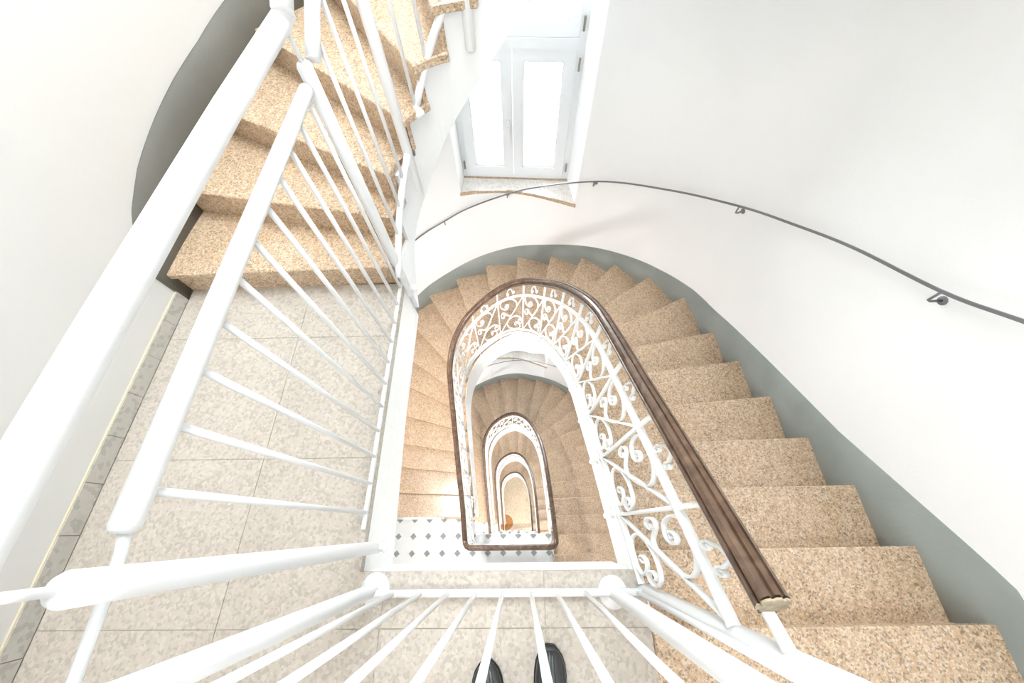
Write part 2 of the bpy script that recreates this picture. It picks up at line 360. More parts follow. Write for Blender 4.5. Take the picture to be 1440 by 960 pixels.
for wi, z in enumerate(LEVELS):
    top = 1.15 if z == 0 else 0.95
    w = empty('window_%d' % (wi+1), (0, 0, 0)); struct(w, 'white framed casement window over the curved stair, storey %s' % ['of the camera', 'one below', 'two below', 'three below'][wi])
    a = MB(); t = 0.045; zb = z-1.03
    fr_box(a, -0.03, t, zb, z+top, -0.01, 0.07); fr_box(a, FW-t, FW+0.03, zb, z+top, -0.01, 0.07)
    fr_box(a, t, FW-t, zb, zb+t, -0.01, 0.07); fr_box(a, t, FW-t, z+top-t, z+top, -0.01, 0.07); fr_box(a, t, FW-t, z+0.13, z+0.20, -0.03, 0.07)
    a.build('frame', PVC, w)
    mid = FW*0.485
    s1 = sash(w, 'casement', t+0.003, mid-0.002, zb+t+0.004, z+0.127); s2 = sash(w, 'casement', mid+0.002, FW-t-0.003, zb+t+0.004, z+0.127)
    s3 = sash(w, 'transom_sash', t+0.003, FW-t-0.003, z+0.204, z+top-t-0.004)
    for (u, zz, s) in ((FW-0.018, z+0.03, s2), (FW-0.018, z-0.88, s2), (0.018, z-0.88, s1), (0.018, z+0.03, s1), (FW-0.018, z+0.29, s3)):
        h = MB(); p = FA+FD*u-FN*0.03; h.lathe((p.x, p.y, zz-0.045), (0, 0, 1), [(0, 0), (.008, .0), (.009, .004), (.009, .086), (.008, .09), (0, .09)], 10); h.build('hinge', BRASS if False else STEEL if wi == 9 else PAINT if False else BRASS, s)
    hd = MB(); p = FA+FD*(mid-0.04)-FN*0.045
    hd.box(p.x-.012, p.x+.012, p.y-.01, p.y+.03, z-.56, z-.42).box(p.x-.010, p.x+.010, p.y-.03, p.y-.01, z-.62, z-.46); hd.build('handle', PAINT, s1)
    # granite sill with curved front
    sl = MB(); i_pts = [wpts[i] for i in range(iR, iL+1)]
    front = [(p.x, p.y-0.012) for p in i_pts]           # right -> left along the wall
    front[0] = (front[0][0]+0.012, front[0][1]); front[-1] = (front[-1][0]-0.008, front[-1][1])
    back = [((FA-FN*0.012).x-0.01, (FA-FN*0.012).y), ((FB-FN*0.012).x+0.01, (FB-FN*0.012).y)]
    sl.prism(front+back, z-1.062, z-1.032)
    sl.build('sill', SILL_GLARE, w)
    se = MB(); ed = [Vector((x, y-.001, z-1.047)) for x, y in front]
    se.sweep(ed, [(-.006, -.017), (.006, -.017), (.006, .0165), (-.006, .0165)], smooth=False); se.build('sill_edge', GRANITE_POL, w)
    se = MB(); fr_box(se, -.01, FW+.01, z-1.032, z-1.024, -.03, -.012); se.build('sill_joint', GRANITE_POL, w)

# ------------------------------------------------------------------ top landing floor
fl = empty('floor', (0, 0, 0)); struct(fl, 'beige stone tiled landing')
XW, YT = -1.757, 1.165
WE, FE, RE = -0.600, -0.143, 0.459             # well edge left, front edge, right edge
TS = 0.5898; TX, TY = -1.091, -0.3156; J = 0.0014
MB().prism([(XW, -2.2), (1.655, -2.2), (1.655, -0.63), (RE-0.004, -0.63), (RE-0.004, FE-0.004), (WE-0.004, FE-0.004), (WE-0.004, YT), (XW, YT)], -0.045, -0.003).build('screed', GROUT, fl)
xs = [XW+0.012, TX, TX+TS, TX+2*TS, RE]; ys = [-2.2] + [TY+TS*k for k in range(-3, 3)] + [YT+0.02]
ys = [y for y in ys if y >= -2.2]
def tile(poly, m=STONE, z0=-0.03, z1=0.0, par=fl, name='tile', bev=True):
    cx = sum(p[0] for p in poly)/len(poly); cy = sum(p[1] for p in poly)/len(poly)
    return MB().prism([(p[0]-cx, p[1]-cy) for p in poly], z0, z1).build(name, m, par, (cx, cy, 0))
for a in range(len(xs)-1):
    for b in range(len(ys)-1):
        x0, x1, y0, y1 = xs[a]+J, xs[a+1]-J, ys[b]+J, ys[b+1]-J
        if x1 <= WE: tile([(x0, y0), (x1, y0), (x1, y1), (x0, y1)])
        elif x0 < WE:
            if y1 <= FE: tile([(x0, y0), (x1, y0), (x1, y1), (x0, y1)])
            elif y0 < FE: tile([(x0, y0), (x1, y0), (x1, FE), (WE, FE), (WE, y1), (x0, y1)])
            else: tile([(x0, y0), (WE, y0), (WE, y1), (x0, y1)])
        else:
            if y0 < FE: tile([(x0, y0), (x1, y0), (x1, min(y1, FE)), (x0, min(y1, FE))])
for b in range(len(ys)-1):
    for (x0, x1) in ((RE, RE+TS), (RE+TS, 1.655)):
        if ys[b] < -0.63: tile([(x0+J, ys[b]+J), (x1-J, ys[b]+J), (x1-J, min(ys[b+1], -0.63)-J), (x0+J, min(ys[b+1], -0.63)-J)])
# landing slab with its white fascia
sb = MB()
sb.prism([(XW, -2.2), (1.655, -2.2), (1.655, -0.36), (RE-0.006, -0.36), (RE-0.006, FE-0.008), (WE-0.008, FE-0.008), (WE-0.008, 1.2), (XW, 1.2)], -0.36, -0.045)
sb.build('slab', SOFFIT, fl)
fs_ = MB()
fs_.prism([(WE-0.05, FE-0.10), (RE-0.012, FE-0.10), (RE-0.012, FE-0.006), (WE-0.006, FE-0.006), (WE-0.006, 1.18), (WE-0.05, 1.18)], [-0.47, -0.47, -0.47, -0.42, -0.28, -0.28], -0.031)
fs_.build('fascia', PAINT_OLD, fl)
# left baseboard tiles
bb = empty('baseboard_left', (XW, 0, 0)); struct(bb, 'low baseboard of grey beige tiles along the landing')
yb = 1.132
while yb > -2.2:
    y1 = yb-0.0012; y0 = yb-0.1905+0.0012
    MB().box(0.0, 0.012, y0, y1, 0.002, 0.074).build('tile', STONE_GREY, bb); yb -= 0.1905
MB().box(-0.001, 0.008, -2.2, 1.13, 0.074, 0.078).build('joint', YELLOW, bb)

# ------------------------------------------------------------------ lower landings with white octagon tiles
OX, OY, OS, OC = -1.685, 0.116, 0.2092, 0.044
def clip(poly, f):
    out = []
    for i in range(len(poly)):
        a, b = poly[i], poly[(i+1) % len(poly)]; fa, fb = f(a), f(b)
        if fa <= 0: out.append(a)
        if (fa < 0 < fb) or (fb < 0 < fa):
            t = fa/(fa-fb); out.append((a[0]+(b[0]-a[0])*t, a[1]+(b[1]-a[1])*t))
    return out
LWE, LFE, LRE = -0.64, -0.075, 0.447
def area_of(p): return 0.5*abs(sum(p[i][0]*p[(i+1) % len(p)][1]-p[(i+1) % len(p)][0]*p[i][1] for i in range(len(p))))
for li, z in enumerate(LEVELS[1:]):
    f = empty('floor', (0, 0, z)); struct(f, ['landing of white octagon tiles with grey diamond inlays, one storey down', 'landing of white octagon tiles two storeys down', 'landing of white octagon tiles three storeys down'][li])
    MB().prism([(XW, -2.2), (1.655, -2.2), (1.655, -0.33), (LRE, -0.33), (LRE, LFE), (LWE, LFE), (LWE, 0.115), (XW, 0.115)], -0.30, -0.02).build('slab', SOFFIT, f)
    MB().prism([(XW, -2.2), (1.655, -2.2), (1.655, -0.62), (LRE-.002, -0.62), (LRE-.002, LFE-0.002), (LWE-0.002, LFE-0.002), (LWE-0.002, 0.10), (XW, 0.10)], -0.02, -0.002).build('screed', GROUT_W, f)
    rest = MB(); restd = MB()
    for a in range(-1, 17):
        for b in range(0, 12):
            cx, cy = OX+OS*(a+0.5), OY-OS*(b-0.5); h = OS/2-0.0008; c = OC
            octo = [(cx-h+c, cy-h), (cx+h-c, cy-h), (cx+h, cy-h+c), (cx+h, cy+h-c), (cx+h-c, cy+h), (cx-h+c, cy+h), (cx-h, cy+h-c), (cx-h, cy-h+c)]
            dx, dy = OX+OS*a, OY-OS*b; c2 = OC-0.0012
            dia = [(dx-c2, dy), (dx, dy-c2), (dx+c2, dy), (dx, dy+c2)]
            for poly, nm, mt, far in ((octo, 'tile', TILE_W, rest), (dia, 'inlay', TILE_D, restd)):
                pcx = sum(p[0] for p in poly)/len(poly); pcy = sum(p[1] for p in poly)/len(poly)
                p = clip(poly, lambda q: (XW+0.006)-q[0]); p = clip(p, lambda q: q[0]-1.65)
                if pcx > LRE: p = clip(clip(p, lambda q: q[1]+0.62), lambda q: LRE-q[0])
                elif pcx > LWE: p = clip(clip(p, lambda q: q[1]-LFE), lambda q: q[0]-LRE) 
                else: p = clip(p, lambda q: q[1]-0.12)
                if len(p) < 3 or area_of(p) < 1e-5: continue
                if li == 0 and b < 5 and a < 12:
                    tile(p, mt, -0.012, 0.0 if nm == 'tile' else 0.0008, f, nm)
                else: far.prism(p, -0.012, 0.0)
    for mb, nm, mt in ((rest, 'tiles', TILE_W), (restd, 'inlays', TILE_D)):
        tag(mb.build(nm, mt, f), kind='stuff')
# ground floor
gf = empty('floor', (0, 0, GROUND)); struct(gf, 'tan tiled hall floor at the bottom of the stairwell')
MB().box(XW, 1.655, -2.2, 3.1, -0.1, -0.004).build('screed', GROUT, gf)
g_ = MB()
for a in range(-6, 6):
    for b in range(-8, 10):
        x0, y0 = a*0.33, b*0.33
        g_.box(max(x0+.002, XW), min(x0+.328, 1.65), max(-2.2, y0+.002), y0+.328, -0.004, 0)
tag(g_.build('tiles', GROUNDM, gf), kind='stuff')
mt_ = MB().lathe((-0.58, 0.22, GROUND), (0, 0, 1), [(0, .0), (.30, .0), (.32, .006), (.31, .014), (.27, .016), (0, .016)], 32).build('doormat', RUST)
tag(mt_, 'rust brown round mat on the hall floor at the very bottom of the well', 'mat')

# ------------------------------------------------------------------ flights
def off_in(u, d):
    t = IC.tan(u); n = Vector((-t.y, t.x, 0)); return IC.at(u)+n*d+Vector((0.035, 0, 0))      # + = towards the well (left of travel)
S_IN = [IC.nearest((n[0], n[1], 0)) for n in NOSE]
S_OUT = [WC.nearest((n[2], n[3], 0)) for n in NOSE]
def nose_z(u):                                   # smoothed nosing line over inner arc length
    if u > S_IN[-1]:
        L = IC.nearest((-.62, -.2, 0)); return -23*RISE - RISE*min(1, (u-S_IN[-1])/(L-S_IN[-1]))
    return interp(u, S_IN, [-k*RISE for k in range(24)])
def nose_s(u, w=0.16):
    acc = 0; n = 9
    for i in range(n): acc += nose_z(u+w*(i/(n-1)*2-1))
    return acc/n
HRS = [(0.28, 0.817), (0.46, 0.687), (0.83, 0.418), (1.0, 0.307), (1.2, 0.177), (1.39, 0.044), (1.61, -0.17), (1.86, -0.419), (2.15, -0.745), (2.33, -0.92), (2.51, -1.099), (2.67, -1.26), (2.85, -1.422), (3.05, -1.574), (3.21, -1.716), (3.39, -1.880), (3.55, -2.065), (3.76, -2.27), (4.16, -2.603), (4.58, -2.912), (4.95, -3.165)]
def rail_s(u, w=0.10):
    acc = 0; n = 9
    for i in range(n): acc += interp(u+w*(i/(n-1)*2-1), [a for a, b in HRS], [b for a, b in HRS])-0.96
    return acc/n
def lineshift(k, d):
    """nosing line k moved back (uphill) by d: inner and outer points"""
    a = Vector((NOSE[k][0], NOSE[k][1], 0)); b = Vector((NOSE[k][2], NOSE[k][3], 0)); t = (b-a).normalized(); n = Vector((t.y, -t.x, 0))
    return n*d
def sector(k0, d0, k1, d1, inset=0.0, out=0.0):
    """plan polygon between nosing line k0 (shifted back d0) and line k1 (shifted back d1), CCW"""
    def end(k, d):
        if k < 0: # behind first line
            return Vector((NOSE[0][0], -0.62, 0)), Vector((NOSE[0][2], -0.62, 0))
        s = lineshift(k, d); return Vector((NOSE[k][0], NOSE[k][1], 0))+s, Vector((NOSE[k][2], NOSE[k][3], 0))+s
    a0, b0 = end(k0, d0); a1, b1 = end(k1, d1)
    ui0, ui1 = IC.nearest(a0), IC.nearest(a1); uo0, uo1 = WC.nearest(b0), WC.nearest(b1)
    if k0 < 0: ui0 = 0
    inner = [off_in(u, inset) for u in ([ui0+(ui1-ui0)*j/4 for j in range(5)])]
    if k0 < 0: inner[0] = Vector((a0.x-inset, a0.y, 0)); uo0 = WC.nearest(b0)
    outer = WC.sub(uo1, uo0)
    poly = [(p.x, p.y) for p in outer] + [(p.x, p.y) for p in inner]
    return poly
SLAB = 0.034
def poly_ccw(p):
    s = sum(p[i][0]*p[(i+1) % len(p)][1]-p[(i+1) % len(p)][0]*p[i][1] for i in range(len(p)))
    return p if s > 0 else list(reversed(p))
def make_flight(z0, first):
    root = empty('staircase', (1.0, -0.3, z0)); off = Vector((1.0, -0.3, 0))
    def P(poly): return [(x-off.x, y-off.y) for x, y in poly_ccw(poly)]
    for k in range(0, 24):
        zt = -k*RISE + (-0.006 if k == 0 else 0)
        _t = MB().prism(P(sector(k-1, 0.035, k, 0.0, 0.012)), zt-SLAB, zt).build('tread', GRANITE, root); bev(_t)
        # riser under this nosing
        MB().prism(P(sector(k, 0.045, k, 0.022, 0.010)), -(k+1)*RISE, zt-SLAB).build('riser', GRANITE, root)
    # white body: sloping soffit, stepped top, inner string face
    body = MB()
    for k in range(0, 24):
        poly = sector(k-1, 0.04, k, 0.04, 0.004); n = len(poly)
        def zb(p, which):
            return None
        # bottom follows the smoothed nosing line minus waist
        ui0 = 0 if k == 0 else S_IN[k-1]; ui1 = S_IN[k]
        m = len(poly)-5
        zz = []
        for j in range(len(poly)):
            if j < m: t = 1 - j/max(1, m-1); kk = k-1+t
            else: t = (j-m)/4; kk = k-1+t
            zz.append(-max(kk, 0)*RISE-0.23 if kk >= 0 else -0.23)
        pc = poly
        s = sum(pc[i][0]*pc[(i+1) % n][1]-pc[(i+1) % n][0]*pc[i][1] for i in range(n))
        if s < 0: pc = list(reversed(pc)); zz = list(reversed(zz))
        body.prism([(x-off.x, y-off.y) for x, y in pc], zz, -k*RISE-SLAB-0.002)
    body.build('string', SOFFIT, root)
    # white painted zigzag edge over the tread and riser ends
    zg = MB()
    for k in range(0, 24):
        ua = (S_IN[k-1] if k else 0.1)-0.0; ub = S_IN[k]
        zt = -k*RISE
        pts = [ua+(ub-ua)*j/4 for j in range(5)]
        a = [off_in(u, 0.010) for u in pts]; b = [off_in(u, 0.022) for u in pts]
        lo = [nose_s(u, .1)-interp(u, [0, 1.4, 2.3, 3.1, 5], [.24, .25, .32, .40, .38]) for u in pts]
        hi = [rail_s(u, .08)+.05 for u in pts]
        zg.prism([(p.x-off.x, p.y-off.y) for p in poly_list(a, b)], lo+list(reversed(lo)), hi+list(reversed(hi)))
    zg.build('string_edge', PAINT_OLD, root)
    return root
def poly_list(a, b): return a + list(reversed(b))
LB = ['peach granite staircase winding down from the top landing', 'granite staircase seen one storey down through the well', 'granite staircase two storeys down in the well', 'granite staircase three storeys down, at the bottom of the well']
fl0 = make_flight(0, True); tag(fl0, LB[0], 'staircase')
for i, z in enumerate(LEVELS[1:]):
    c = fl0.copy(); COL.objects.link(c); c.location.z = z
    for ch in list(fl0.children):
        d = ch.copy(); COL.objects.link(d); d.parent = c
    tag(c, LB[i+1], 'staircase')

# grey painted skirting band up the wall, following the flight
def wall_strip(curve, u0, u1, ztop, zbot, thick, n=70, lean_z=False):
    mb = MB(); vs = []; N = n+1
    for j in range(N):
        u = u0+(u1-u0)*j/n; zt, zb = ztop(u), zbot(u)
        for z in (zb, zt):
            p = curve.at(u)
            if lean_z: p = WC.at(WC.nearest(p)) if False else p
            t = curve.tan(u); nn = Vector((-t.y, t.x, 0))
            for d in (-0.01, thick):
                q = p+nn*d; vs.append((q.x, q.y, z))
    fs = []
    for j in range(n):
        a = j*4; b = a+4
        fs += [(a+1, b+1, b+3, a+3), (a, a+2, b+2, b), (a+2, a+3, b+3, b+2), (a, b, b+1, a+1)]
    fs += [(0, 1, 3, 2), (n*4, n*4+2, n*4+3, n*4+1)]
    return mb.add(vs, fs, True)
# surveyed top line of the band (x, y, z)
SK = [(1.655, -0.9, 0.12), (1.655, -0.35, 0.12), (1.655, -0.215, 0.12), (1.655, -0.101, 0.050), (1.654, 0.063, -0.063), (1.648, 0.418, -0.302), (1.631, 0.96, -0.595), (1.587, 1.58, -0.935), (1.509, 1.937, -1.10), (1.269, 2.32, -1.263), (1.024, 2.584, -1.404), (0.626, 2.87, -1.613), (0.316, 3.006, -1.754), (-0.203, 3.113, -1.959), (-0.67, 3.046, -2.135), (-1.073, 2.922, -2.330), (-1.277, 2.817, -2.444)]
SK += [(-1.55, 2.45, -2.62), (-1.72, 1.95, -2.88), (-1.757, 1.45, -3.13), (-1.757, 0.77, -3.42), (-1.757, 0.15, -3.78), (-1.757, -0.05, -FL+0.14), (-1.757, -2.1, -FL+0.14)]
SKu = [WC.nearest((x, y, 0)) for x, y, z in SK]; SKz = [z for x, y, z in SK]
def sk_top(u): return interp(u, SKu, SKz)
NZ_u = S_OUT; 
def sk_bot(u):
    if u < NZ_u[0]: return -0.25
    if u > NZ_u[-1]: return -FL-0.02
    return max(-FL-0.02, interp(u, NZ_u, [-k*RISE for k in range(24)])-0.38)
bands = []
for i, z in enumerate(LEVELS):
    o = wall_strip(WC, SKu[0], WC.nearest((-1.757, -2.1, 0)), sk_top, sk_bot, 0.005, 160).build(['baseboard_right', 'baseboard_back', 'baseboard_back', 'baseboard_back'][i], GREY, None, (0, 0, z))
    struct(o, ['grey painted skirting band stepping down the outer wall', 'grey skirting band one storey down', 'grey skirting band two storeys down', 'grey skirting band three storeys down'][i])

# ------------------------------------------------------------------ upper flight
UR = 0.16
J_CTRL = [(-.605, .7), (-.60, 1.0), (-.592, 1.2), (-.56, 1.40), (-.50, 1.57), (-.40, 1.70), (-.29, 1.775), (-.09, 1.83), (.05, 1.80), (.2, 1.72), (.31, 1.58), (.38, 1.35), (.39, 1.0), (.39, .4)]
JC = Curve(crom(v3(J_CTRL)))
UN = [((-1.757, 1.146), (-.60, 1.168)), ((-1.74, 1.569), (-.565, 1.333)), ((-1.62, 2.02), (-.55, 1.43)), ((-1.36, 2.39), (-.495, 1.585)), ((-1.03, 2.72), (-.42, 1.690)), ((-.62, 3.0), (-.31, 1.775)), ((-.15, 3.08), (-.17, 1.82)),
      ((.36, 2.98), (-.04, 1.83)), ((.80, 2.76), (.08, 1.80)), ((1.15, 2.44), (.19, 1.73)), ((1.42, 2.08), (.27, 1.64)), ((1.58, 1.62), (.33, 1.52)), ((1.61, 1.2), (.375, 1.3)), ((1.62, .85), (.39, 1.0))]
U_IN = [JC.nearest((b[0], b[1], 0)) for a, b in UN]; U_OUT = [W2C.nearest((a[0], a[1], 0)) for a, b in UN]
def off_j(u, d):
    t = JC.tan(u); n = Vector((t.y, -t.x, 0)); return JC.at(u)+n*d        # + = towards the well (right of travel)
def usector(k0, d0, k1, d1, inset):
    def end(k, d):
        o, i = Vector((*UN[k][0], 0)), Vector((*UN[k][1], 0)); t = (o-i).normalized(); n = Vector((t.y, -t.x, 0))
        if n.dot(Vector((0, 1, 0)) if k < 3 else JC.tan(U_IN[k])) < 0: n = -n
        return i+n*d, o+n*d           # d>0 = further up the flight
    a0, b0 = end(k0, d0); a1, b1 = end(k1, d1)
    ui0, ui1 = JC.nearest(a0), JC.nearest(a1); uo0, uo1 = W2C.nearest(b0), W2C.nearest(b1)
    inner = [off_j(ui0+(ui1-ui0)*j/4, inset) for j in range(5)]
    outer = W2C.sub(uo1, uo0)
    poly = [(p.x, p.y) for p in inner] + [(p.x, p.y) for p in outer]
    return poly
us = empty('staircase', (-1.2, 1.2, 0)); tag(us, 'upper peach granite flight rising from the left landing behind the white balusters', 'staircase')
OU = (-1.2, 1.2)
def PU(poly): return [(x-OU[0], y-OU[1]) for x, y in poly_ccw(poly)]
ub = MB()
nU = len(UN)-1
for k in range(nU):
    zt = (k+1)*UR
    _t = MB().prism(PU(usector(k, 0.0, k+1, 0.045, 0.030 if k > 2 else -0.012)), zt-0.036, zt).build('tread', GRANITE, us); bev(_t)
    MB().prism(PU(usector(k, 0.022, k, 0.045, 0.016 if k > 2 else -0.014)), zt-UR, zt-0.036).build('riser', GRANITE, us)
    poly = usector(k, 0.044, k+1, 0.044, 0.004)
    m = len(poly)-5; low = [-0.28, .0, .10, .22, .36, .52, .68, .84, 1.0, 1.16, 1.32, 1.48, 1.64, 1.80]
    zz = []
    for j in range(len(poly)):
        if j < 5: t = j/4
        else: t = 1-(j-5)/max(1, m-1)
        zz.append(low[k]*(1-t)+low[k+1]*t)
    s = sum(poly[i][0]*poly[(i+1) % len(poly)][1]-poly[(i+1) % len(poly)][0]*poly[i][1] for i in range(len(poly)))
    if s < 0: poly = list(reversed(poly)); zz = list(reversed(zz))
    ub.prism([(x-OU[0], y-OU[1]) for x, y in poly], zz, zt-0.037)
ub.build('string', SOFFIT, us)
# grey band of the upper flight
SU = [(-1.757, 1.105, 0.30), (-1.756, 1.20, 0.345), (-1.756, 1.314, 0.416), (-1.739, 1.506, 0.495), (-1.706, 1.708, 0.556), (-1.637, 1.962, 0.638), (-1.542, 2.162, 0.699), (-1.397, 2.384, 0.790), (-1.15, 2.68, 0.96), (-.76, 2.97, 1.16), (0.04, 3.09, 1.56)]
SUu = [W2C.nearest((x, y, 0)) for x, y, z in SU]; SUz = [z for x, y, z in SU]
pairs = sorted(zip(SUu, SUz)); SUu = [a for a, b in pairs]; SUz = [b for a, b in pairs]
uu0 = W2C.nearest((-.76, 2.97, 0)); uu1 = W2C.nearest((-1.757, 1.105, 0))
U_OUTs = sorted(zip(U_OUT, [(k)*UR for k in range(len(UN))]))
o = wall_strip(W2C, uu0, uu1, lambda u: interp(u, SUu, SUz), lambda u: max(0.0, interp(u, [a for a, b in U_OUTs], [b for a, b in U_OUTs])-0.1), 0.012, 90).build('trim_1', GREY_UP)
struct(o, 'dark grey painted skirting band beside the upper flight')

# ------------------------------------------------------------------ white tubular railings
PR, RR, BR, HR = 0.0225, 0.021, 0.0078, 0.027
def post(root, x, y, z0, z1, name='post', cap=True, r=PR):
    return MB().lathe((x, y, z0), (0, 0, 1), [(0, 0), (r*.7, .0), (r, .01), (r, z1-z0-.012), (r*.8, z1-z0-.003), (r*.45, z1-z0), (0, z1-z0)], 20).build(name, PAINT, root)
def rod(root, pts, r, name, n=12, m=PAINT): return MB().tube(pts, r, n).build(name, m, root)
def flange(root, x, y, z):
    return MB().lathe((x, y, z), (0, 0, 1), [(0, 0), (.053, 0), (.053, .006), (.046, .010), (.044, .014), (.036, .018), (.033, .026), (.026, .030), (.0225, .030)], 28).build('base_flange', PAINT, root)
RX = -0.607
lr = empty('landing_railing', (0, 0, 0)); tag(lr, 'white tubular railing along the left edge of the well, between landing and stair void', 'railing')
post(lr, RX+.030, -0.065, -0.10, 1.072)
post(lr, RX+.012, 1.195, -0.12, 1.045)
for y, x in ((-0.065, RX+.03), (1.195, RX+.012)):
    MB().lathe((x-0.05, y, -0.055), (1, 0, 0), [(.0, 0), (.02, 0), (.02, .03), (.014, .03), (.014, .085), (.02, .088), (.012, .098), (0, .1)], 14).build('wall_mount', PAINT, lr)
TZ = 0.985
MB().lathe((RX, -0.003, TZ), (0, 1, 0), [(0, 0), (.012, .0), (RR*.9, .006), (RR, .014), (RR, 1.165), (RR*.85, 1.172), (0, 1.174)], 20).build('top_rail', PAINT, lr)
rod(lr, [(RX, -0.205, TZ-.02), (RX, -0.03, TZ-.012), (RX, 0.02, TZ)], 0.0085, 'connecting_rod')
MB().box(RX-.008, RX+.006, 0.0, 1.18, 0.006, 0.022).build('bottom_rail', PAINT, lr)
for k in range(11): rod(lr, [(RX, 0.060+0.1085*k, 0.012), (RX, 0.060+0.1085*k, TZ)], BR, 'baluster', 10)
HZ = 1.147
rod(lr, [(RX+.03, -0.065, 1.06), (RX+.03, -0.065, HZ)], 0.0065, 'handrail_pin'); rod(lr, [(RX+.012, 1.195, 1.03), (RX+.006, 1.20, HZ)], 0.0065, 'handrail_pin')
rod(lr, [(RX, -0.55, HZ), (RX, -0.3, HZ), (RX, 0.3, HZ), (RX, 0.8, HZ-.004), (RX+.004, 1.205, HZ-.010), (RX+.010, 1.228, HZ-.002)], HR, 'handrail', 24)

ur = empty('stair_railing', (-.6, 1.2, 0)); tag(ur, 'white tubular railing with thin balusters climbing the upper granite flight', 'railing')
def jp(u, d, z): p = off_j(u, d); return (p.x+.6, p.y-1.2, z)
uP1 = JC.nearest((-.595, 1.195, 0)); uP2 = JC.nearest((-.52, 1.60, 0)); uP3 = JC.nearest((-.17, 1.82, 0)); uP4 = uP3+.42
def post_j(u, z0, z1, d=.03):
    p = jp(u, d, 0); return post(ur, p[0], p[1], z0, z1)
post_j(uP2, 0.23, 1.62, 0.0); post_j(uP3, .78, 2.1, .01); post_j(uP4, 1.2, 2.6)
RZ = [(-.6, 1.14, .12), (-.56, 1.40, .33), (-.53, 1.56, .46), (-.455, 1.66, .61), (-.29, 1.79, .90)]
_ru = [JC.nearest((x, y, 0)) for x, y, z in RZ]; _ru.append(_ru[-1]+.9); _rz = [z for x, y, z in RZ]+[.90+.9*1.25]
def railz(u): return interp(u, _ru, _rz)
def rail_seg(u0, u1, dz, r, name, n=12):
    m = max(4, int((u1-u0)/.04)); pts = [jp(u0+(u1-u0)*j/m, 0.012, railz(u0+(u1-u0)*j/m)+dz) for j in range(m+1)]
    return rod(ur, pts, r, name, n)
rail_seg(uP1-.06, uP2-.015, 0, .0165, 'bottom_rail'); rail_seg(uP2+.10, uP3-.03, 0, .0165, 'bottom_rail'); rail_seg(uP3+.03, uP4, 0, .0165, 'bottom_rail')
rail_seg(uP1+.035, uP2, .84, RR, 'top_rail', 20); rail_seg(uP2, uP3, .84, RR, 'top_rail', 20); rail_seg(uP3, uP4, .84, RR, 'top_rail', 20)
m = 24; pts = []
for j in range(m+1):
    u = uP1+(uP4-uP1)*j/m; pts.append(jp(u, 0.008, railz(u)+HZ-.14-.01))
rod(ur, pts, HR, 'handrail', 24)
for k in range(1, 4): u = uP1+(uP2-uP1)*k/4; rod(ur, [jp(u, .012, railz(u)), jp(u, .012, railz(u)+.84)], BR, 'baluster', 10)
for (a, b) in ((uP2, uP3), (uP3, uP4)):
    for k in range(1, 4): u = a+(b-a)*k/4; rod(ur, [jp(u, .012, railz(u)), jp(u, .012, railz(u)+.84)], BR, 'baluster', 10)
p = jp(uP2+.105, 0.012, railz(uP2+.105)+.01)
MB().lathe(p, (0.3, -0.2, -1), [(0, 0), (.014, 0), (.015, .01), (.024, .03), (.026, .045), (0, .047)], 16).build('foot', PAINT, ur)

fr = empty('landing_railing', (0, -0.205, 0)); tag(fr, 'white tubular railing across the front of the well, in front of the black shoes', 'railing')
flange(post(fr, -0.535, 0.008, 0.0, 1.06), -0.535, 0.008, 0.0)
flange(post(fr, 0.337, -0.006, 0.0, 1.06), 0.337, -0.006, 0.0)
post(fr, 0.449, 0.0, -0.02, 1.06)
rod(fr, [(-0.53, 0, 0.052), (0.45, 0, 0.052)], 0.0125, 'bottom_rail', 16)
MB().box(-0.56, -0.52, -0.045, -0.010, 0.0, 0.012).build('foot_plate', PAINT, fr)
rod(fr, [(-0.53, 0, TZ), (0.45, 0, TZ)], RR, 'top_rail', 20)
rod(fr, [(-0.607, 0, HZ), (-0.2, 0, HZ), (0.46, 0, HZ)], HR, 'handrail', 24)
for x in (-0.451, -0.353, -0.255, -0.157, -0.0615, 0.0385, 0.1275, 0.228, 0.433-.02):
    rod(fr, [(x, 0, 0.052), (x, 0, TZ)], BR, 'baluster', 10)

# ------------------------------------------------------------------ wrought iron scroll railings with wooden handrail
yF = -0.20; CR = 0.07
u_end = IC.nearest((-.62, yF+CR, 0)); u_beg = IC.nearest((.44, yF+CR, 0))
LH = 0.96
def loop_path(u_start, with_front):
    """list of (Vector plan, z nosing) from the right leg round to the front bar"""
    out = []; n = int((u_end-u_start)/0.045)
    for j in range(n+1):
        u = u_start+(u_end-u_start)*j/n; p = IC.at(u); out.append((p, rail_s(u)))
    if with_front:
        z1 = -FL; zl = out[-1][1]
        a = out[-1][0]; b = Vector((IC.at(u_beg).x, yF+CR, 0))
        for j in range(1, 7):
            t = j/6*PI/2; out.append((Vector((a.x+CR-CR*math.cos(t), a.y-CR*math.sin(t), 0)), zl+(z1-.005-zl)*j/6))
        for j in range(1, 13):
            t = j/12; out.append((Vector((a.x+CR+(b.x-a.x-2*CR)*t, yF, 0)), z1-.005))
        zn = rail_s(u_beg)-FL
        for j in range(1, 7):
            t = j/6*PI/2; out.append((Vector((b.x-CR+CR*math.sin(t), b.y-CR*math.cos(t), 0)), z1-.005+(zn-z1+.005)*j/6))
    return out
_h = [(.016, -.028), (.017, -.017), (.027, -.013), (.0295, -.006), (.029, .001), (.0215, .003), (.021, .009), (.0265, .012), (.0255, .018), (.021, .024), (.0135, .0285), (.0115, .0235), (.0075, .0238), (.0055, .0305)]
PROF = _h + [(-a, b) for a, b in reversed(_h)]
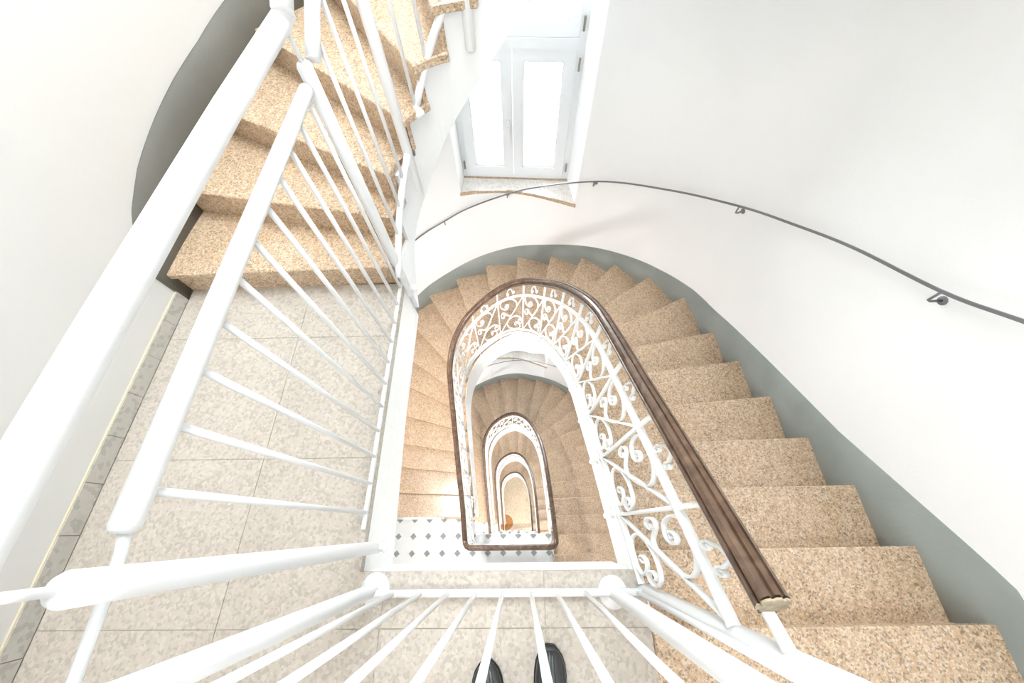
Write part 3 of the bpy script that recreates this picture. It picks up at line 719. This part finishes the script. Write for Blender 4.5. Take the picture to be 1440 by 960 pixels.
def spiral(cx, cy, r0, turns, a0, sgn, n=14):
    """spiral inward from radius r0; cx,cy centre"""
    return [(cx+r0*(1-0.78*j/n)*math.cos(a0+sgn*2*PI*turns*j/n), cy+r0*(1-0.78*j/n)*math.sin(a0+sgn*2*PI*turns*j/n)) for j in range(n+1)]
def smooth(pts, n=5): return [(p.x, p.y) for p in crom([(a, b, 0) for a, b in pts], n)]
# scrolls in panel coordinates: u 0..1 along the stair going down, v 0..1 from lower rail to upper rail
UPS = smooth([(.82, .56), (.79, .57), (.76, .54), (.785, .50), (.84, .485), (.90, .53), (.905, .60), (.86, .635), (.79, .62), (.71, .56), (.62, .50), (.50, .50), (.36, .61), (.28, .73), (.30, .84), (.42, .93), (.57, .975), (.74, .985), (.88, .97), (.915, .89), (.86, .78), (.77, .73), (.67, .715), (.60, .765), (.63, .825), (.70, .84), (.74, .80), (.705, .77), (.665, .785)], 4)
LOS = smooth([(.30, .19), (.35, .15), (.39, .20), (.33, .25), (.22, .21), (.13, .11), (.22, .03), (.43, .03), (.61, .10), (.69, .22), (.67, .31), (.55, .40), (.37, .44), (.18, .41), (.07, .33), (.04, .25), (.11, .20), (.20, .24), (.21, .31), (.15, .34), (.11, .30)], 4)
TOPS = list(reversed(spiral(.40, 1.12, .05, 1.1, 0.6, -1))) + smooth([(.46, 1.16), (.52, 1.22), (.60, 1.20), (.66, 1.12)]) + spiral(.61, 1.10, .05, 1.0, 0.4, -1)
def make_railing(level, first):
    u0 = IC.nearest((.44, -0.185, 0)) if first else u_beg
    path = loop_path(u0, True); cv = Curve([p for p, z in path]); ZS = [z for p, z in path]
    def zn(s): return interp(s, cv.L, ZS)
    root = empty('stair_railing', (.44, -.14, level)); o = Vector((.44, -.14, 0))
    def pt(s, h): p = cv.at(s); return Vector((p.x-o.x, p.y-o.y, zn(s)+h))
    S = cv.len
    def along(h, s0=0, s1=None, step=.05):
        s1 = S if s1 is None else s1; n = max(2, int((s1-s0)/step)); return [pt(s0+(s1-s0)*j/n, h) for j in range(n+1)]
    hr = MB().sweep(along(LH, .062 if first else 0, S, .035), PROF, smooth=False).build('handrail', WOOD, root)
    hr['label'] = 'brown varnished wooden handrail with grooved sides'
    flat = lambda a, b: [(-a, -b), (a, -b), (a, b), (-a, b)]
    MB().sweep(along(.755), flat(.014, .004), smooth=False).build('upper_rail', PAINT_OLD, root)
    MB().sweep(along(.125), flat(.012, .004), smooth=False).build('lower_rail', PAINT_OLD, root)
    MB().sweep(along(.056), flat(.012, .006), smooth=False).build('foot_rail', PAINT_OLD, root)
    step = .272; n = int(S/step); s_first = .232 if first else .1
    marks = ([0.004] if first else []) + [s_first+step*j for j in range(n) if s_first+step*j < S-.02]
    allsc = MB()
    def ribbon(pts, w, t):   # pts [(s,h)], strip lying in the railing plane; w across the railing, t thickness
        P = [pt(min(max(s, 0), S), h) for s, h in pts]
        sides = []
        for s, h in pts:
            tt = cv.tan(min(max(s, .01), S-.01)); sides.append((tt.y, -tt.x, 0))
        return MB().sweep(P, flat(w, t), sides=sides, smooth=True)
    if first:
        MB().sweep(along(LH-.031, 0, .35), flat(.011, .003), smooth=False).build('handrail_strap', PAINT_OLD, root)
    for i, s in enumerate(marks):
        up = ribbon([(s, -.05), (s, .4), (s, LH-.03)], .008, .006)
        if first and i == 0: pass
        elif first:
            up = up.build('upright', PAINT_OLD, root)
            st = cv.tan(s); nn = Vector((-st.y, st.x, 0)); b = pt(s, -.01)
            MB().lathe(b-nn*.008, nn, [(0, 0), (.008, 0), (.008, .035), (.012, .038), (.013, .046), (.007, .053), (0, .054)], 10).build('stud', PAINT_OLD, up)
            for h in (.125, .755): MB().lathe(pt(s, h)-Vector((0, 0, .012)), (0, 0, 1), [(0, 0), (.014, 0), (.016, .005), (.016, .019), (.014, .024), (0, .024)], 8).build('collar', PAINT_OLD, up)
        else: allsc.add(up.v, up.f)
        if i+1 < len(marks):
            s2 = marks[i+1]; L0, U0 = .125, .755
            def m(u, v): return (s+(s2-s)*u, L0+(U0-L0)*v)
            dg = ribbon([m(j/6, 1-j/6) for j in range(7)], .008, .004)
            a, b, c = ribbon([m(*q) for q in UPS], .008, .0032), ribbon([m(*q) for q in LOS], .008, .0032), ribbon([m(*q) for q in TOPS], .006, .0028)
            if first:
                dg.build('diagonal_bar', PAINT_OLD, root); a.build('scroll', PAINT_OLD, root); b.build('scroll', PAINT_OLD, root); c.build('scroll', PAINT_OLD, root)
            else:
                for q in (dg, a, b): allsc.add(q.v, q.f)
    if not first: tag(allsc.build('scrollwork', PAINT_OLD, root, fix=False), kind='stuff')
    else:
        e = pt(.062, LH); MB().sweep([e+Vector((0, -.003, .002)), e+Vector((0, .001, 0))], [(a*.96, b*.96) for a, b in PROF]).build('handrail_end', WOOD_CUT, hr)
    return root
LBR = ['white wrought iron scroll railing with brown wooden handrail on the top descending flight', 'scroll railing with wooden handrail forming the second loop down the well', 'third and smaller loop of scroll railing down the well', 'fourth, smallest loop of scroll railing near the bottom']
r0 = make_railing(0, True); tag(r0, LBR[0], 'railing')
r1 = make_railing(-FL, False); tag(r1, LBR[1], 'railing')
for i in (2, 3):
    c = r1.copy(); COL.objects.link(c); c.location.z = LEVELS[i]
    for ch in list(r1.children):
        d = ch.copy(); COL.objects.link(d); d.parent = c
    tag(c, LBR[i], 'railing')

# ------------------------------------------------------------------ dark wall handrails
WH = [(1.574, -0.35, 1.15), (1.574, -0.1, 1.03), (1.574, 0.2, 0.83), (1.574, 0.556, 0.588), (1.568, 0.76, 0.456), (1.553, 1.132, 0.272), (1.53, 1.447, 0.092), (1.468, 1.85, -0.145), (1.192, 2.303, -0.394), (0.745, 2.719, -0.644), (0.132, 2.996, -0.943), (-0.424, 3.028, -1.171), (-0.742, 2.954, -1.297), (-1.077, 2.845, -1.451), (-1.35, 2.62, -1.60), (-1.55, 2.3, -1.78), (-1.66, 1.9, -2.0), (-1.69, 1.3, -2.35), (-1.69, .7, -2.75), (-1.69, .1, -3.1)]
def wall_handrail(z):
    root = empty('wall_handrail', (1.574, 0.3, z)); o = Vector((1.574, 0.3, 0))
    path = [p-o for p in crom(WH, 8)]
    MB().sweep(path, [(-.0035, -.006), (.0035, -.006), (.0035, .006), (-.0035, .006)], smooth=False).build('rail', STEEL, root)
    for q in (WH[2], WH[4], (1.468, 1.85, -0.145), (0.72, 2.737, -0.655), (-0.06, 3.03, -1.02), (-0.742, 2.954, -1.297), (-1.45, 2.5, -1.68), (-1.69, 1.3, -2.35), (-1.69, .4, -2.95)):
        q = Vector(q); u = WC.nearest((q.x, q.y, 0)); w = WC.at(u); d = (w-Vector((q.x, q.y, 0))); 
        b = MB().tube([q-o+Vector((0, 0, -.005)), q-o+Vector((0, 0, -.055))+d*.05, q-o+Vector((0, 0, -.065))+d*.3, w-o+Vector((0, 0, q.z-.065))], .005, 8)
        b.lathe(w-o+Vector((0, 0, q.z-.065))-d.normalized()*.006, d, [(0, 0), (.016, 0), (.018, .003), (.018, .006)], 12)
        b.build('bracket', STEEL, root)
    return root
LW = ['thin dark steel handrail on brackets along the curved white wall', 'dark wall handrail seen one storey down through the well', 'dark wall handrail two storeys down', 'dark wall handrail three storeys down']
w0 = wall_handrail(0); tag(w0, LW[0], 'handrail')
for i, z in enumerate(LEVELS[1:]):
    c = w0.copy(); COL.objects.link(c); c.location.z = z
    for ch in list(w0.children):
        d = ch.copy(); COL.objects.link(d); d.parent = c
    tag(c, LW[i+1], 'handrail')

# ------------------------------------------------------------------ shoes of the person holding the camera
def shoe(x, y, rot, mirror, label):
    root = empty('shoe', (x, y, 0)); root.rotation_euler = (0, 0, rot); tag(root, label, 'shoe', 'pair of black shoes at the railing')
    # outline half widths along length (toe at y=0, heel at y=-.29)
    ST = [(0.0, .012, .030), (-.008, .026, .040), (-.022, .038, .047), (-.045, .047, .053), (-.075, .051, .060), (-.11, .051, .072), (-.15, .047, .090), (-.19, .041, .105), (-.23, .037, .108), (-.265, .036, .108), (-.285, .030, .104), (-.292, .018, .098)]
    n = 14
    def loft(sec):
        vs = []; fs = []
        for yy, w, z0, z1, sq in sec:
            for j in range(n):
                a = 2*PI*j/n; cx = math.cos(a); cz = math.sin(a)
                xx = w*math.copysign(abs(cx)**sq, cx); zz = (z0+z1)/2+(z1-z0)/2*math.copysign(abs(cz)**sq, cz)
                vs.append((xx*mirror+.006*mirror*math.sin(-yy*9), yy, zz))
        for i in range(len(sec)-1):
            for j in range(n): fs.append((i*n+j, i*n+(j+1) % n, (i+1)*n+(j+1) % n, (i+1)*n+j))
        fs += [tuple(reversed(range(n))), tuple((len(sec)-1)*n+j for j in range(n))]
        return MB().add(vs, fs, True)
    loft([(yy, w, .014, h, .75) for yy, w, h in ST]).build('upper', LEATHER, root)
    loft([(yy+(.004 if i == 0 else 0), w+.004, 0, .020, .45) for i, (yy, w, h) in enumerate(ST)]).build('sole', RUBBER, root)
    # raised welts running back over the toe, as the ribbed leather shows
    wl = MB()
    for k in (-3, -2, -1, 0, 1, 2, 3):
        pts = []
        for yy, w, h in ST[1:7]:
            xx = w*k/4.2; zz = .014+(h-.014)/2+(h-.014)/2*max(0.05, (1-abs(xx/w)**2.6))**.42
            pts.append((xx*mirror+.006*mirror*math.sin(-yy*9), yy, zz))
        wl.tube(pts, .0022, 6)
    wl.build('welt', LEATHER, root)
    ls = MB()
    for k in range(5):
        yy = -.115-.02*k; h = interp(-yy, [.11, .15, .19, .23], [.072, .090, .105, .108])
        ls.tube([(-.022, yy, h-.010), (-.010, yy-.003, h+.001), (.010, yy+.003, h+.001), (.022, yy, h-.010)], .0025, 6)
    ls.build('laces', RUBBER, root)
    MB().lathe((0, -.235, .103), (0, 0, 1), [(.030, 0), (.032, .006), (.028, .008), (.026, .002)], 16).build('collar', RUBBER, root)
shoe(0.100, -0.362, -0.10, 1, 'right black leather shoe on the beige tiles behind the front railing')
shoe(-0.118, -0.402, 0.12, -1, 'left black leather shoe on the beige tiles behind the front railing')

# ------------------------------------------------------------------ housings for the added fill lights, all out of view
for i, (x, y, z) in enumerate([(-0.7, -0.9, CEIL-0.03)] + [(LX if z == 0 else -0.2, LY if z == 0 else -1.1, z-(0.36 if z == 0 else 0.30)) for z in LEVELS]):
    base = z if i == 0 else z
    r = empty('added_lamp', (x, y, base+.03 if i == 0 else base))
    top = 0.0
    MB().lathe((0, 0, top), (0, 0, -1), [(0, 0), (.17, 0), (.17, .03), (.16, .03)], 28).build('housing', PAINT, r)
    MB().lathe((0, 0, top-.03), (0, 0, -1), [(.16, 0), (.15, .02), (.10, .035), (0, .04)], 28).build('diffuser', ADDED_LAMP, r)
    tag(r, ['unseen round lamp added over the top landing', 'unseen round lamp added under the top landing slab', 'unseen round lamp added under the landing one storey down', 'unseen round lamp added under the landing two storeys down', 'unseen round lamp added under the landing three storeys down'][i], 'lamp')
